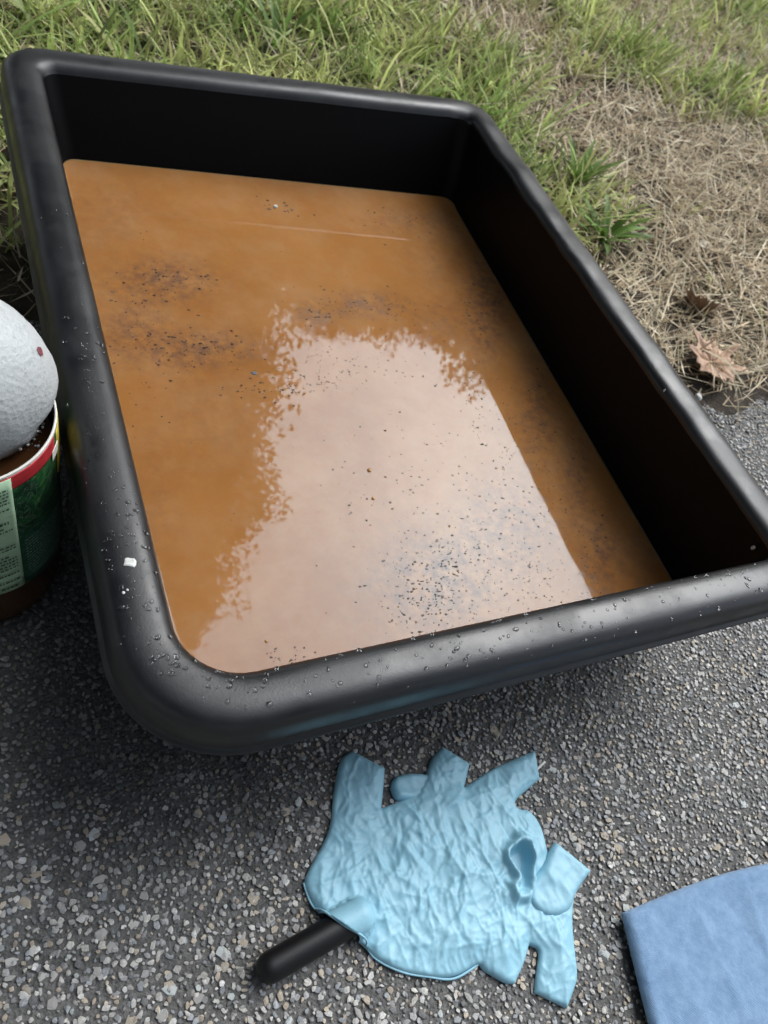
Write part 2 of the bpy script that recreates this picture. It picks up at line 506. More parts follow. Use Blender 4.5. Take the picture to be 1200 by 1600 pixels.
# far lawn, beyond the frame: coarse tufts so the lawn goes on
n = 60000
x = rng.normal(.4, 3.2, n); y = .1 + np.abs(rng.normal(0, 3.4, n))
ok = ~((x > -.75) & (x < 2.3) & (y < 1.9) & ((y - .25) > (x - .9) * .55 - .75)) & (y > edge_y(x) + .02) & ~in_tub(x, y, .05); x, y = x[ok], y[ok]; n = len(x)
c = np.array((.09, .13, .04)) * rng.uniform(.6, 1.7, (n, 1)); dry = rng.random(n) < .4; c[dry] = np.array((.3, .24, .15)) * rng.uniform(.7, 1.1, (dry.sum(), 1))
V, F, C = blades(np.stack([x, y, soil_z(x, y)], 1), rng.uniform(0, 6.28, n), rng.uniform(.04, .10, n), rng.uniform(.2, 1.2, n), rng.normal(.4, .3, n), rng.uniform(.006, .020, n), c, nseg=3)
fg = bulk('far_grass', V.reshape(-1, 3), F, M_GRASS, colors=C.reshape(-1, 3))
tag(fg, 'patchy lawn going on towards the trees', 'grass', None, 'stuff')

# black crumbs of soil along the edge of the drive
n = 1500
x = rng.uniform(-.5, .9, n); y = edge_y(x) + rng.normal(-.012, .014, n)
ok = ~in_tub(x, y, .002) & (np.hypot(x + .3095, y + .104) > .062); x, y = x[ok], y[ok]; n = len(x)
sv = stones(np.stack([x, y], 1), rng.uniform(.0008, .0028, n), rng, (.6, .9), .004)
F = (ICO_F[None] + (np.arange(n) * 12)[:, None, None]).reshape(-1, 3)
cr = bulk('soil_crumbs', sv.reshape(-1, 3), F, M_STONE, smooth=False, colors=np.repeat(np.array((.03, .025, .02)) * rng.uniform(.5, 2, (n, 1)), 12, 0))
tag(cr, 'dark soil crumbs strewn along the edge of the asphalt', 'soil', None, 'stuff')

# ------------------------------------------------------------------ trees round the drive (seen mirrored in the water; two behind the viewer are added)
def make_tree(name, label, x, y, h, crown_c, crown_r, nclump, leaf, seed, group, nl=60):
    rs = np.random.default_rng(seed)
    root = empty(name, (x, y, 0)); tag(root, label, 'tree', group)
    # trunk and limbs
    V, F = [], []
    def limb(a, b, r0, r1, seg=7, bend=.0):
        a, b = np.array(a, float), np.array(b, float)
        d = b - a; d /= np.linalg.norm(d)
        u = np.cross(d, (0.3, .9, .1)); u /= np.linalg.norm(u); w_ = np.cross(d, u)
        nn = 7; off = len(V)
        wob = rs.normal(0, bend, (seg, 3)); wob[0] = 0
        for k in range(seg):
            tt = k / (seg - 1); c_ = a + (b - a) * tt + wob[k] * np.sin(np.pi * tt); r = r0 + (r1 - r0) * tt
            for j in range(nn):
                th = 2 * np.pi * j / nn; V.append(c_ + r * (np.cos(th) * u + np.sin(th) * w_))
        for k in range(seg - 1):
            for j in range(nn):
                F.append((off + k * nn + j, off + k * nn + (j + 1) % nn, off + (k + 1) * nn + (j + 1) % nn, off + (k + 1) * nn + j))
    cc = np.array(crown_c); cr_ = np.array(crown_r)
    limb((0, 0, -.1), (cc[0], cc[1], cc[2] + cr_[2] * .6), h * .022, h * .004, 9, .12)
    cl = []
    while len(cl) < nclump:
        q = rs.uniform(-1, 1, 3); d = np.linalg.norm(q)
        if d > 1 or d < .35 or rs.random() > .45 + .55 * d: continue
        cl.append(cc + q * cr_)
    cl = np.array(cl)
    for k in range(min(26, nclump)):
        q = cl[k]; st = np.array((cc[0] * .6, cc[1] * .6, max(cc[2] - cr_[2] * .75, (q[2] - 1.5) * .75)))
        limb(st, q, h * .007, h * .0015, 6, .15)
    build('trunk', V, F, M_BARK, root)
    # leaves: small faces in a lobed, uneven crown, fuller sprays inside
    n = nclump * nl
    q = rs.normal(0, 1, (n, 3)); q /= np.linalg.norm(q, axis=1, keepdims=True)
    o7 = seed * 3.1 + 10
    rm = 1 + .26 * fbm(q + o7, 2.4, 2) + .20 * fbm(q + o7, 6, 2) + .11 * fbm(q + o7, 17, 2)
    inner = rs.random(n) < .30
    fr = np.where(inner, rs.uniform(.45, .93, n), 1 - np.abs(rs.normal(0, .05, n)))
    P = cc + q * cr_ * (rm * fr)[:, None]
    a = rs.normal(0, 1, (n, 3)); a /= np.linalg.norm(a, axis=1, keepdims=True)
    b = np.cross(a, rs.normal(0, 1, (n, 3))); b /= np.linalg.norm(b, axis=1, keepdims=True)
    s = rs.uniform(.6, 1.3, (n, 1)) * leaf * np.where(inner, 4.2, 1.0)[:, None]
    LV = np.stack([P - a * s, P + b * s * .5 - a * s * .1, P + a * s, P - b * s * .5 + a * s * .1], 1)
    F2 = (np.array([(0, 1, 2), (0, 2, 3)])[None] + (np.arange(n) * 4)[:, None, None]).reshape(-1, 3)
    cv = (.75 + .8 * vnoise(P + 50, .9))[:, None] * rs.uniform(.7, 1.3, (n, 1)) * np.array((.050, .085, .024))
    bulk('crown', LV.reshape(-1, 3), F2, M_CROWN, root, smooth=False, colors=np.repeat(cv, 4, 0))
    return root
def pol(az, d): return d * math.sin(math.radians(az)), d * math.cos(math.radians(az))
make_tree('broadleaf_tree', 'tallest leafy tree on the lawn behind the tub, mirrored in its water', *pol(-1.5, 8.0), 24, (0, 0, 13.0), (4.9, 4.9, 10.8), 1150, .052, 1, 'trees beyond the lawn', 170)
make_tree('broadleaf_tree', 'lower leafy tree on the lawn, right of the tallest one', *pol(42, 13.5), 11, (0, 0, 5.6), (3.8, 3.8, 4.2), 440, .06, 2, 'trees beyond the lawn', 150)
make_tree('broadleaf_tree', 'leafy tree far to the left behind the can', *pol(-48, 9.0), 15, (0, 0, 8.5), (4.4, 4.4, 6.5), 260, .12, 3, 'trees beyond the lawn')
make_tree('broadleaf_tree', 'leafy tree left of the drive, level with the glove', *pol(-95, 9.5), 14, (0, 0, 8.0), (4.2, 4.2, 6.0), 240, .12, 4, 'trees beyond the lawn')
make_tree('broadleaf_tree', 'low leafy tree far off on the lawn to the right', *pol(68, 20), 10, (0, 0, 5.6), (4.6, 4.6, 4.4), 260, .12, 5, 'trees beyond the lawn')
make_tree('broadleaf_tree', 'leafy tree between the tallest one and the far right one', *pol(30, 15), 13.5, (0, 0, 6.9), (4.2, 4.2, 5.0), 440, .06, 6, 'trees beyond the lawn', 150)
make_tree('broadleaf_tree', 'added leafy tree, unseen behind the viewer to the left, blocking low sky light', *pol(-142, 12.5), 14, (0, 0, 7.6), (4.6, 4.6, 6.0), 220, .13, 7, 'trees beyond the lawn')  # invented tree out of view, keeps sky light off the tub's front skirt
make_tree('broadleaf_tree', 'added leafy tree, unseen straight behind the viewer, blocking low sky light', *pol(172, 13.0), 13, (0, 0, 7.0), (4.6, 4.6, 5.6), 220, .13, 8, 'trees beyond the lawn')  # second tree added only to darken the near side of the rim

# ------------------------------------------------------------------ the tub
def top_rise(y):
    return .0065 * np.clip((np.asarray(y) - YF) / (YB - YF), 0, 1)      # the back stands a little proud
def sweep(profile, wob=None):
    rings = []
    for s, z in profile:
        p, nrm = rrect(s)
        zz = TOP + z + top_rise(p[:, 1]) * np.clip((z + .1525) / .14, 0, 1)
        rings.append(np.concatenate([p, zz[:, None]], 1))
    V = np.concatenate(rings); n = len(rings[0])
    F = []
    for k in range(len(rings) - 1):
        for j in range(n):
            F.append((k * n + j, k * n + (j + 1) % n, (k + 1) * n + (j + 1) % n, (k + 1) * n + j))
    return V, F, n
tub = empty('mixing_tub', (0, 0, 0))
tag(tub, 'large black plastic mixing tub full of muddy orange water', 'tub')
RIM = [(-.0008, -.0085), (-.0003, -.0065), (.0008, -.0042), (.003, -.0020), (.006, -.0006), (.010, 0), (.015, .0003), (.020, .0001), (.0245, -.0008), (.028, -.0027), (.0305, -.006), (.0318, -.010), (.0322, -.016), (.0324, -.0225), (.0330, -.0245), (.0348, -.0252), (.0354, -.0262), (.0348, -.0272), (.0318, -.0275), (.0300, -.0268), (.0295, -.022), (.0285, -.010), (.024, -.005), (.012, -.004), (.0045, -.006), (.0022, -.0085)]
V, F, nr = sweep(RIM)
# the far right side and back corner are a little warped and dinged
wv = fbm(V, 26, 3)
right = np.clip((V[:, 0] - .15) / .05, 0, 1)
V[:, 2] += wv * (.0006 + .0016 * right) * np.clip((V[:, 2] - (TOP - .02)) / .02, 0, 1)
V[:, 0] += fbm(V + 7, 30, 3) * .0022 * right
cd = np.exp(-(((V[:, 0] - (XR - .004)) / .012) ** 2 + ((V[:, 1] - (YB - .004)) / .012) ** 2))
V[:, 2] -= .002 * cd
rim = build('rim', V, F, M_PLASTIC, tub)
IN = [(-.0008, -.0085), (-.0035, -.026), (-.010, -.06), (-.0150, -.105), (-.0165, -.135), (-.0185, -.142), (-.023, -.1462), (-.030, -.1475), (-.034, -.1475)]
V1, F1, n = sweep(IN)
F1.append(tuple(range(len(V1) - n, len(V1))))
F1 = [tuple(reversed(f)) if k < len(F1) - 1 else f for k, f in enumerate(F1)]
OUTP = [(.0022, -.0085), (.0006, -.026), (-.004, -.06), (-.0085, -.105), (-.0125, -.137), (-.0145, -.146), (-.019, -.1509), (-.026, -.1525), (-.032, -.1525)]
V2, F2, n = sweep(OUTP)
F2.append(tuple(reversed(range(len(V2) - n, len(V2)))))
F2 = [tuple(i + len(V1) for i in f) for f in F2]
build('basin', np.concatenate([V1, V2]), F1 + F2, M_INNER, tub)

# paper-white chip and dots stuck on the near left rim
M_WHITE = m_simple('white_chip', (.60, .60, .57), .7, .2, 250)
def blob(name, c, r, h, mat, parent=None, seed=0, n=9, el=1.0, ang=0.0):
    rs = np.random.default_rng(seed)
    V = [(0, 0, h)]; F = []
    rr = rs.uniform(.75, 1.15, n) * r
    for (q, zz) in ((.7, h), (1.0, h * .55), (1.02, 0.0)):
        for j in range(n):
            th = 2 * np.pi * j / n; a, b = rr[j] * q * np.cos(th) * el, rr[j] * q * np.sin(th)
            V.append((a * np.cos(ang) - b * np.sin(ang), a * np.sin(ang) + b * np.cos(ang), zz))
    F += [(0, 1 + j, 1 + (j + 1) % n) for j in range(n)]
    for k in (0, 1):
        F += [(1 + k * n + j, 1 + (k + 1) * n + j, 1 + (k + 1) * n + (j + 1) % n, 1 + k * n + (j + 1) % n) for j in range(n)]
    F.append(tuple(reversed(range(1 + 2 * n, 1 + 3 * n))))
    o = build(name, np.array(V) , F, mat, parent, smooth=False)
    o.location = c
    return o
def on_rim(u, v_):
    q = at(u, v_, TOP); zz = TOP + .0003 + float(top_rise(q[1])); q = at(u, v_, zz); return (q[0], q[1], zz)
o = blob('paint_chip', on_rim(203, 879), .0036, .0008, M_WHITE, tub, 11, 13, .85, 1.2)
o = blob('paint_chip', on_rim(193, 926), .0009, .0005, M_WHITE, tub, 6, 6)
o = blob('paint_chip', on_rim(199, 922), .0007, .0005, M_WHITE, tub, 7, 6)

for k, (u, v_, r) in enumerate([(980, 722, .0011), (1177, 856, .0016), (1038, 610, .0010)]):      # grit stuck inside the right wall
    q = at(u, v_, 0, np.array((XR - .0015, 0, TOP - .03)), np.array((1.0, 0, .08)))
    o = blob('grit_speck', tuple(q), r, .0006, M_WHITE, tub, 70 + k, 7, 1.6); o.rotation_euler = (0, -math.pi / 2, 0)
# water drops beaded on the rim
bm = bmesh.new(); bmesh.ops.create_uvsphere(bm, u_segments=9, v_segments=6, radius=1); bmesh.ops.triangulate(bm, faces=bm.faces)
SPH_V = np.array([v.co[:] for v in bm.verts]); SPH_F = np.array([[v.index for v in f.verts] for f in bm.faces]); bm.free()
def rim_z(s): 
    a = np.array(RIM[:12]); return np.interp(s, a[:, 0], a[:, 1])
dv, df, no = [], [], 0
def drop(x, y, s, r, el, ang):
    global no
    z = TOP + rim_z(s) + float(top_rise(y))
    v = SPH_V * np.array((r * el, r, r * .42))
    v = np.stack([v[:, 0] * math.cos(ang) - v[:, 1] * math.sin(ang), v[:, 0] * math.sin(ang) + v[:, 1] * math.cos(ang), v[:, 2]], 1)
    slope = (rim_z(s + .001) - rim_z(s - .001)) / .002
    v[:, 2] += z
    dv.append(v + np.array((x, y, 0)) + 0); df.append(SPH_F + no); no += len(v)
base0, nrm0 = rrect(0.0)
L_idx = len(base0)
for k in range(430):
    if k < 250:      # near-left side and corner
        i = rng.integers(0, 12) if rng.random() < .35 else (L_idx - 1 - int(abs(rng.normal(0, 13))))
    elif k < 430:    # front side
        i = 12 + int(rng.uniform(0, 38))
    else:
        i = rng.integers(0, L_idx)
    s = float(np.clip(rng.normal(.014, .008), .003, .029)); r = float(.0004 + .0011 * rng.power(.5)) * (1 if k < 430 else .8)
    b = base0[i] + rng.uniform(-.004, .004) * np.array((-nrm0[i][1], nrm0[i][0])) + nrm0[i] * s
    drop(b[0], b[1], s, r, rng.uniform(1, 1.6), rng.uniform(0, 3.14))
for (u, v_) in [(240, 1030), (247, 1026), (254, 1024), (262, 1028), (268, 1036), (272, 1034), (277, 1040), (262, 1051), (268, 1053), (236, 1037), (276, 1026)]:
    q = at(u, v_, TOP); s = .012
    drop(q[0], q[1], s, .0012, 1.6, 1.0 + rng.normal(0, .5))
dr = bulk('water_droplets', np.concatenate(dv), np.concatenate(df), M_DROP)
tag(dr, 'clear water drops beaded on the black rim of the tub', 'water drops', None, 'stuff')

# ------------------------------------------------------------------ muddy water
def water_z(x, y): return WO[2] - (WN[0] * (x - WO[0]) + WN[1] * (y - WO[1])) / WN[2]
inw = np.array(IN)
def wall_s(zrel): return np.interp(-zrel, -inw[:, 1], inw[:, 0])
offs = [0, .0006, .0013, .0022, .0034, .005, .007, .0095, .0125] + list(np.arange(.016, .20, .0035))
rings = []
for off in offs:
    # the wall leans, so the edge follows the water level round the tub
    p0, _ = rrect(-.012)
    s = wall_s(water_z(p0[:, 0], p0[:, 1]) - TOP) - .0005 - off
    pts = np.zeros((len(p0), 2))
    S0, S1 = s.min() - 1e-4, s.max() + 1e-4
    A, _ = rrect(S0); B, _ = rrect(S1)
    tt = ((s - S0) / (S1 - S0))[:, None]
    pts = A * (1 - tt) + B * tt
    men = np.where(pts[:, 1] > YB - .05, 1.7, np.where(pts[:, 0] > XR - .05, .7, .2))    # the film climbs the far wall most
    z = water_z(pts[:, 0], pts[:, 1]) + .0014 * men * np.exp(-off / (.0012 + .0012 * men))
    rings.append(np.c_[pts, z])
n = len(rings[0]); nrg = len(rings)
side1 = rings[0].copy()
low, _ = rrect(-.022); low = np.c_[low, np.full(n, TOP - .1425)]
bot, _ = rrect(-.0345); bot = np.c_[bot, np.full(n, TOP - .1470)]
mid, _ = rrect(-.0165); mid = np.c_[mid, np.full(n, TOP - .108)]
V = np.concatenate(rings + [mid, low, bot]); F = []
for k in range(nrg - 1):
    for j in range(n):
        F.append((k * n + j, k * n + (j + 1) % n, (k + 1) * n + (j + 1) % n, (k + 1) * n + j))
F.append(tuple((nrg - 1) * n + j for j in range(n)))
prev = 0
for kk in range(3):
    o2 = (nrg + kk) * n
    for j in range(n):
        F.append((prev + j, o2 + j, o2 + (j + 1) % n, prev + (j + 1) % n))
    prev = o2
F.append(tuple(reversed([prev + j for j in range(n)])))
water = build('muddy_water', V, F, M_WATER)
tag(water, 'muddy orange water standing in the black tub, mirroring trees and sky', 'water')
# floating scum: patches and flecks where the photograph shows them
def on_water(u, v): return at(u, v, 0, WO, WN)
PATCH = [(310, 545, 60, 20, 1.0), (255, 440, 52, 24, 1.0), (215, 520, 42, 34, .8), (575, 477, 42, 14, .9), (495, 490, 22, 16, .7), (640, 345, 45, 14, .5), (735, 450, 22, 30, .4), (690, 500, 40, 25, .5), (690, 905, 70, 55, 1.0), (790, 830, 60, 60, .85), (940, 880, 22, 60, 1.0), (760, 470, 22, 60, 1.0), (900, 760, 18, 60, .9), (840, 640, 20, 70, .8), (350, 540, 30, 14, .6), (840, 640, 18, 60, .3), (600, 800, 120, 120, .12), (170, 330, 40, 40, .3), (330, 640, 50, 60, .25), (250, 760, 30, 90, .25), (700, 400, 40, 40, .35), (1000, 880, 20, 40, .5)]
sc = np.zeros(len(V))
for u, v_, su, sv_, a in PATCH:
    c0, c1, c2 = on_water(u, v_), on_water(u + su, v_), on_water(u, v_ + sv_)
    B = np.stack([(c1 - c0)[:2], (c2 - c0)[:2]], 1)
    q = (V[:, :2] - c0[:2]) @ np.linalg.inv(B).T / 1.25
    sc = np.maximum(sc, a * np.exp(-.5 * (q ** 2).sum(1) ** 1.3))
a = water.data.attributes.new('scum', 'FLOAT', 'POINT'); a.data.foreach_set('value', sc)

CL = [(300, 545, 50, 18, 130, 1.), (255, 440, 45, 22, 80, 1.), (210, 520, 40, 35, 45, 1.), (575, 475, 45, 13, 60, 1.), (495, 488, 25, 15, 40, 1.), (640, 345, 45, 14, 40, .9), (745, 460, 22, 35, 60, 1.), (435, 605, 45, 9, 90, .9), (500, 580, 40, 20, 70, .7), (560, 565, 60, 20, 60, .7), (690, 905, 55, 45, 300, 1.), (660, 960, 30, 30, 80, 1.), (780, 840, 65, 60, 190, 1.), (690, 740, 80, 60, 70, .9), (745, 600, 14, 40, 70, .8), (800, 700, 14, 50, 80, .8), (845, 640, 16, 70, 70, .9), (930, 880, 18, 55, 60, 1.), (880, 740, 15, 60, 50, .9), (450, 1030, 18, 12, 35, 1.), (850, 930, 50, 30, 80, .8), (660, 500, 60, 20, 40, .8), (230, 640, 30, 50, 20, 1.), (560, 790, 20, 10, 10, .9), (640, 700, 150, 130, 140, .6), (450, 420, 200, 120, 60, .6), (455, 325, 8, 5, 9, 1.6), (422, 321, 6, 3, 6, 1.6)]
fv, ff, fc, no = [], [], [], 0
for u, v_, su, sv_, cnt_, sz in CL:
    for k in range(int(cnt_ * .85)):
        q = on_water(u + rng.normal(0, su), v_ + rng.normal(0, sv_))
        x, y = q[0], q[1]
        if not (XL + .012 < x < XR - .014 and YF + .012 < y < YB - .016): continue
        nn = 6; r = (.00034 + .0008 * rng.power(.45)) * sz * (.75 + .5 * (y - YF))
        th = np.arange(nn) * 2 * np.pi / nn + rng.uniform(0, 6); rr = r * rng.uniform(.45, 1.3, nn); el = rng.uniform(1, 1.9)
        z0 = water_z(x, y)
        top = np.stack([x + rr * np.cos(th) * el, y + rr * np.sin(th), np.full(nn, z0 + .00025)], 1)
        bt = top.copy(); bt[:, 2] = z0 - .0002; bt[:, :2] = (bt[:, :2] - [x, y]) * 1.1 + [x, y]
        fv += [*top, *bt]
        ff += [(no, no + i, no + i + 1) for i in range(1, nn - 1)]
        for i in range(nn):
            j = (i + 1) % nn; ff += [(no + i, no + nn + i, no + nn + j), (no + i, no + nn + j, no + j)]
        no += 2 * nn
        c = np.array((.05, .034, .027)) * rng.uniform(.5, 2.4)
        if rng.random() < .12: c = np.array((.16, .11, .08))
        fc += [c] * (2 * nn)
t = NT('wet_dirt'); t.set(Base_Color=t.attr('tint'), Roughness=.7, Specular_IOR_Level=.12); M_DIRT = t.m
fl = bulk('floating_flecks', np.array(fv), np.array(ff), M_DIRT, smooth=False, colors=np.array(fc))
tag(fl, 'dark flecks of dirt floating in patches on the muddy water', 'dirt flecks', None, 'stuff')
# bubbles and bits
M_BUB = m_simple('bubble_film', (.42, .20, .06), .05, .1, bump=0)
for k, (u, v_, lab) in enumerate([(577, 735, 'upper of two small bubbles in the middle of the muddy water'), (583, 779, 'lower, fainter of two small bubbles in the middle of the muddy water'), (416, 1002, 'lone small bubble on the water by the front rim')]):
    q = on_water(u, v_)
    V_ = SPH_V * np.array((.0019, .0019, .0011)) * (1, .8, .6)[k]
    o = build('bubble', V_, SPH_F, M_BUB); o.location = (q[0], q[1], water_z(q[0], q[1]) + .0002)
    tag(o, lab, 'bubble', 'bubbles on the muddy water')
q = on_water(430, 323); o = blob('white_crumb', (q[0], q[1], water_z(q[0], q[1]) - .0002), .0022, .0016, M_WHITE, None, 12, 7, 1.3)
tag(o, 'tiny white crumb floating near the back wall of the tub', 'crumb')
q = on_water(397, 583); o = blob('grey_scrap', (q[0], q[1], water_z(q[0], q[1]) - .0002), .0022, .0008, m_simple('grey_scrap', (.09, .09, .10), .5), None, 14, 7, 1.2)
tag(o, 'tiny dark grey scrap floating where the orange meets the pale reflection', 'scrap')

# ------------------------------------------------------------------ the cut jar with a label, its brown liquid and foam
JC = np.array((-.3098, -.104)); JR = .0535; JH = .160
def lathe(prof, n=64, a0=0, a1=2 * math.pi, closed=True):
    V = []; F = []
    m_ = n if closed else n + 1
    for r, z in prof:
        for j in range(m_):
            th = a0 + (a1 - a0) * j / n; V.append((r * math.cos(th), r * math.sin(th), z))
    for k in range(len(prof) - 1):
        for j in range(n):
            F.append((k * m_ + j, k * m_ + (j + 1) % m_, (k + 1) * m_ + (j + 1) % m_, (k + 1) * m_ + j))
    return V, F, m_
jar = empty('cut_plastic_jar', (JC[0], JC[1], 0))
tag(jar, 'cut open jar with red and green paper label, standing left of the tub', 'jar')
t = NT('brown_jar_plastic')
t.set(Base_Color=t.ramp(t.noise(30, 4), [(.3, (.030, .013, .005)), (.7, (.065, .028, .010))]), Roughness=.22, Normal=t.bump(t.noise(40, 3), .15, .003))
M_JAR = t.m
prof = [(.0, .0012), (.040, .0012), (.045, .0005), (.0488, .003), (.0505, .010), (.0512, .020), (.0512, .038), (.0530, .044), (JR - .0004, .050), (JR - .0004, JH - .0018), (JR - .0007, JH - .0014), (JR - .0011, JH - .0018), (JR - .0022, .050), (.049, .040), (.049, .010), (.045, .004), (.0, .004)]
V, F, _ = lathe(prof)
body = build('body', V, F, M_JAR, jar)
# label: a sheet with its own thickness round the jar; angle 0 = towards -y, positive to +x
def sheet_cyl(name, th0, th1, z0, z1, r, mat, parent, wav=0.0, n=40, tk=.0004, seed=0):
    rs = np.random.default_rng(seed)
    a0, a1 = math.radians(th0 - 90), math.radians(th1 - 90)
    nz = 10
    prof = [(r, z0 + (z1 - z0) * k / nz) for k in range(nz + 1)]
    V, F, m_ = lathe(prof, n, a0, a1, False)
    V = np.array(V); Vi = V.copy()
    if wav:
        nv = fbm(V * np.array((1, 1, 1)) + seed, 60, 3) * wav
        V[:, :2] *= (1 + nv / r)[:, None]
        edge = (np.abs(V[:, 2] - z0) < 1e-6) | (np.abs(V[:, 2] - z1) < 1e-6)
    Vi[:, :2] *= (r - tk) / r
    N = len(V)
    F2 = [tuple(reversed([i + N for i in f])) for f in F]
    E = []
    nr_ = nz + 1
    for j in range(n):
        E.append((j, j + N, j + 1 + N, j + 1)); k = nz * m_ + j; E.append((k, k + 1, k + 1 + N, k + N))
    for k in range(nz):
        a = k * m_; b = (k + 1) * m_; E.append((a, b, b + N, a + N)); a += m_ - 1; b += m_ - 1; E.append((a, a + N, b + N, b))
    return build(name, np.concatenate([V, Vi]), F + F2 + E, mat, parent)
t = NT('green_label_print')
vec = t.coord()
leaf = t.voro(130, vec=vec).outputs['Distance']
pat = t.ramp(t.noise(55, 6, .7, vec, 1.5), [(.35, (.006, .020, .010)), (.52, (.012, .060, .022)), (.64, (.035, .13, .03)), (.74, (.12, .20, .05))])
sep = t.new('ShaderNodeSeparateXYZ'); t.l.new(vec, sep.inputs[0])
plain = t.ramp(t.noise(20, 4, .6, vec), [(.3, (.010, .060, .032)), (.7, (.018, .085, .045))])
zf = t.ramp(t.math('MULTIPLY', sep.outputs[2], 5.0), [(.48, 0.), (.53, 1.)])
crease = t.ramp(t.noise(45, 5, .7, vec, 2.5), [(.485, 0.), (.5, 1.), (.515, 0.)])
basec = t.mixc(zf, plain, pat)
basec = t.mixc(t.math('MULTIPLY', crease, .22), basec, (.5, .55, .5))
t.set(Base_Color=basec, Roughness=.38, Normal=t.bump(t.noise(90, 4, .6, vec, 1.0), .5, .002))
M_GREEN = t.m
M_RED = m_simple('red_band_print', (.42, .030, .035), .4, .25, 90, .3, 120)
M_PALE = m_simple('pale_green_print', (.36, .52, .34), .5, .08, 60, .4, 90, .001)
M_YEL = m_simple('yellow_print', (.55, .42, .05), .45, .4, 80)
M_PAPER = m_simple('white_paper_edge', (.68, .66, .60), .6, .1)
M_INK = m_simple('dark_ink', (.03, .06, .035), .5, .2)
M_WINK = m_simple('pale_ink', (.30, .42, .33), .5, .3)
lab = sheet_cyl('label', -150, 150, .046, JH - .001, JR + .0006, M_GREEN, jar, .0007, 90, .0004, 1)
sheet_cyl('red_band', -120, 66, JH - .0125, JH - .0014, JR + .0013, M_RED, lab, .0004, 60, .0003, 1)
sheet_cyl('pale_panel', -40, 27, .049, JH - .0016, JR + .0020, M_PALE, lab, .0005, 30, .0003, 2)
sheet_cyl('yellow_panel', 71, 92, JH - .040, JH - .003, JR + .0011, M_YEL, lab, .0003, 10, .0003, 3)
sheet_cyl('white_panel', 62, 72, JH - .020, JH - .0110, JR + .0014, M_PAPER, lab, .0006, 10, .0003, 4)
sheet_cyl('paper_edge', -150, 150, JH - .0022, JH + .0003, JR + .0008, M_PAPER, jar, 0, 90, .0013, 1)
# print too small to read in the photograph: rows of fine strokes
def rows(name, th0, th1, z0, z1, r, nrow, mat, seed, hfrac=.5, tilt=0.0):
    rs = np.random.default_rng(seed); V, F = [], []
    for k in range(nrow):
        z = z1 - (z1 - z0) * (k + .5) / nrow; hh = (z1 - z0) / nrow * hfrac * .5
        th = th0
        end = th1 - rs.uniform(0, .35) * (th1 - th0) if rs.random() < .5 else th1
        while th < end:
            w_ = rs.uniform(.6, 2.6); a = math.radians(th - 90); b = math.radians(min(th + w_, th1) - 90); o_ = len(V)
            dz = tilt * (th - th0)
            for an, zz in ((a, z - hh), (b, z - hh), (b, z + hh), (a, z + hh)):
                V.append((r * math.cos(an), r * math.sin(an), zz + dz))
            F.append((o_, o_ + 1, o_ + 2, o_ + 3)); th += w_ + rs.uniform(.5, 1.1)
    o = build(name, V, F, mat, lab, smooth=False); tag(o, kind='stuff'); return o
for (z0, z1, nrw, sd_) in ((JH - .030, JH - .0075, 8, 1), (JH - .066, JH - .041, 8, 2), (JH - .093, JH - .070, 7, 3), (.052, .0625, 3, 4)):
    rows('print', -36, 24, z0, z1, JR + .00285, nrw, M_INK, sd_, .42)
rows('heading_print', -36, 25, JH - .0062, JH - .003, JR + .00285, 1, M_INK, 8, .8)
rows('heading_print', -36, 22, JH - .0395, JH - .0365, JR + .00285, 1, M_INK, 9, .8)
rows('print', 31, 74, .054, .096, JR + .0017, 14, M_WINK, 5, .22, .00009)
# liquid
t = NT('brown_liquid')
t.set(Base_Color=t.ramp(t.noise(40, 4), [(.3, (.055, .022, .009)), (.7, (.085, .036, .014))]), Roughness=.12, IOR=1.33)
LZ = .1405
V, F, n_ = lathe([(.0, .0045), (.0445, .0045), (.0485, .0105), (.0485, .0395), (JR - .0026, .0505), (JR - .0026, LZ + .0010), (JR - .0040, LZ), (0, LZ)])
liq = build('brown_liquid', np.array(V), F, t.m); liq.location = (JC[0], JC[1], 0)
tag(liq, 'brown soapy liquid inside the labelled jar, under the foam', 'liquid')
# foam
t = NT('soap_foam')
bub = t.voro(330).outputs['Distance']; bub2 = t.voro(900).outputs['Distance']
hole = t.ramp(t.noise(160, 5, .7), [(.56, 0.), (.66, 1.)])
base = t.mixc(t.math('MULTIPLY', hole, .35), (.44, .46, .46), (.20, .21, .20))
t.set(Base_Color=base, Roughness=.45, Subsurface_Weight=.7, Subsurface_Radius=(1, 1, 1), Subsurface_Scale=.007,
      Normal=t.bump(bub, .35, .0012, t.bump(bub2, .3, .0005, t.bump(t.noise(90, 5, .6), .12, .003))))
M_FOAM = t.m
FV, FF = [], []
nu, nv_ = 72, 40
for i in range(nv_ + 1):
    ph = math.pi * i / nv_
    for j in range(nu):
        th = 2 * math.pi * j / nu
        FV.append((math.sin(ph) * math.cos(th), math.sin(ph) * math.sin(th), math.cos(ph)))
for i in range(nv_):
    for j in range(nu):
        FF.append((i * nu + j, (i + 1) * nu + j, (i + 1) * nu + (j + 1) % nu, i * nu + (j + 1) % nu))
FV = np.array(FV)
lump = 1 + .05 * fbm(FV + 3, 1.8, 2) + .006 * fbm(FV, 9, 3)
FV = FV * lump[:, None]
FV = FV * np.array((.0560, .0480, .052)) + np.array((.0012, .0110, .173))
rad = np.hypot(FV[:, 0], FV[:, 1] - .004)
lim = np.where(FV[:, 2] < JH + .0015, JR - .0085, 1.0)
FV[:, :2] = (FV[:, :2] - (0, .004)) * np.minimum(1, lim / np.maximum(rad, 1e-6))[:, None] + (0, .004)
FV[:, 2] = np.maximum(FV[:, 2], LZ - .003)
low = np.clip((JH + .012 - FV[:, 2]) / .02, 0, 1)
ng = fbm(FV * 1.0, 130, 3)
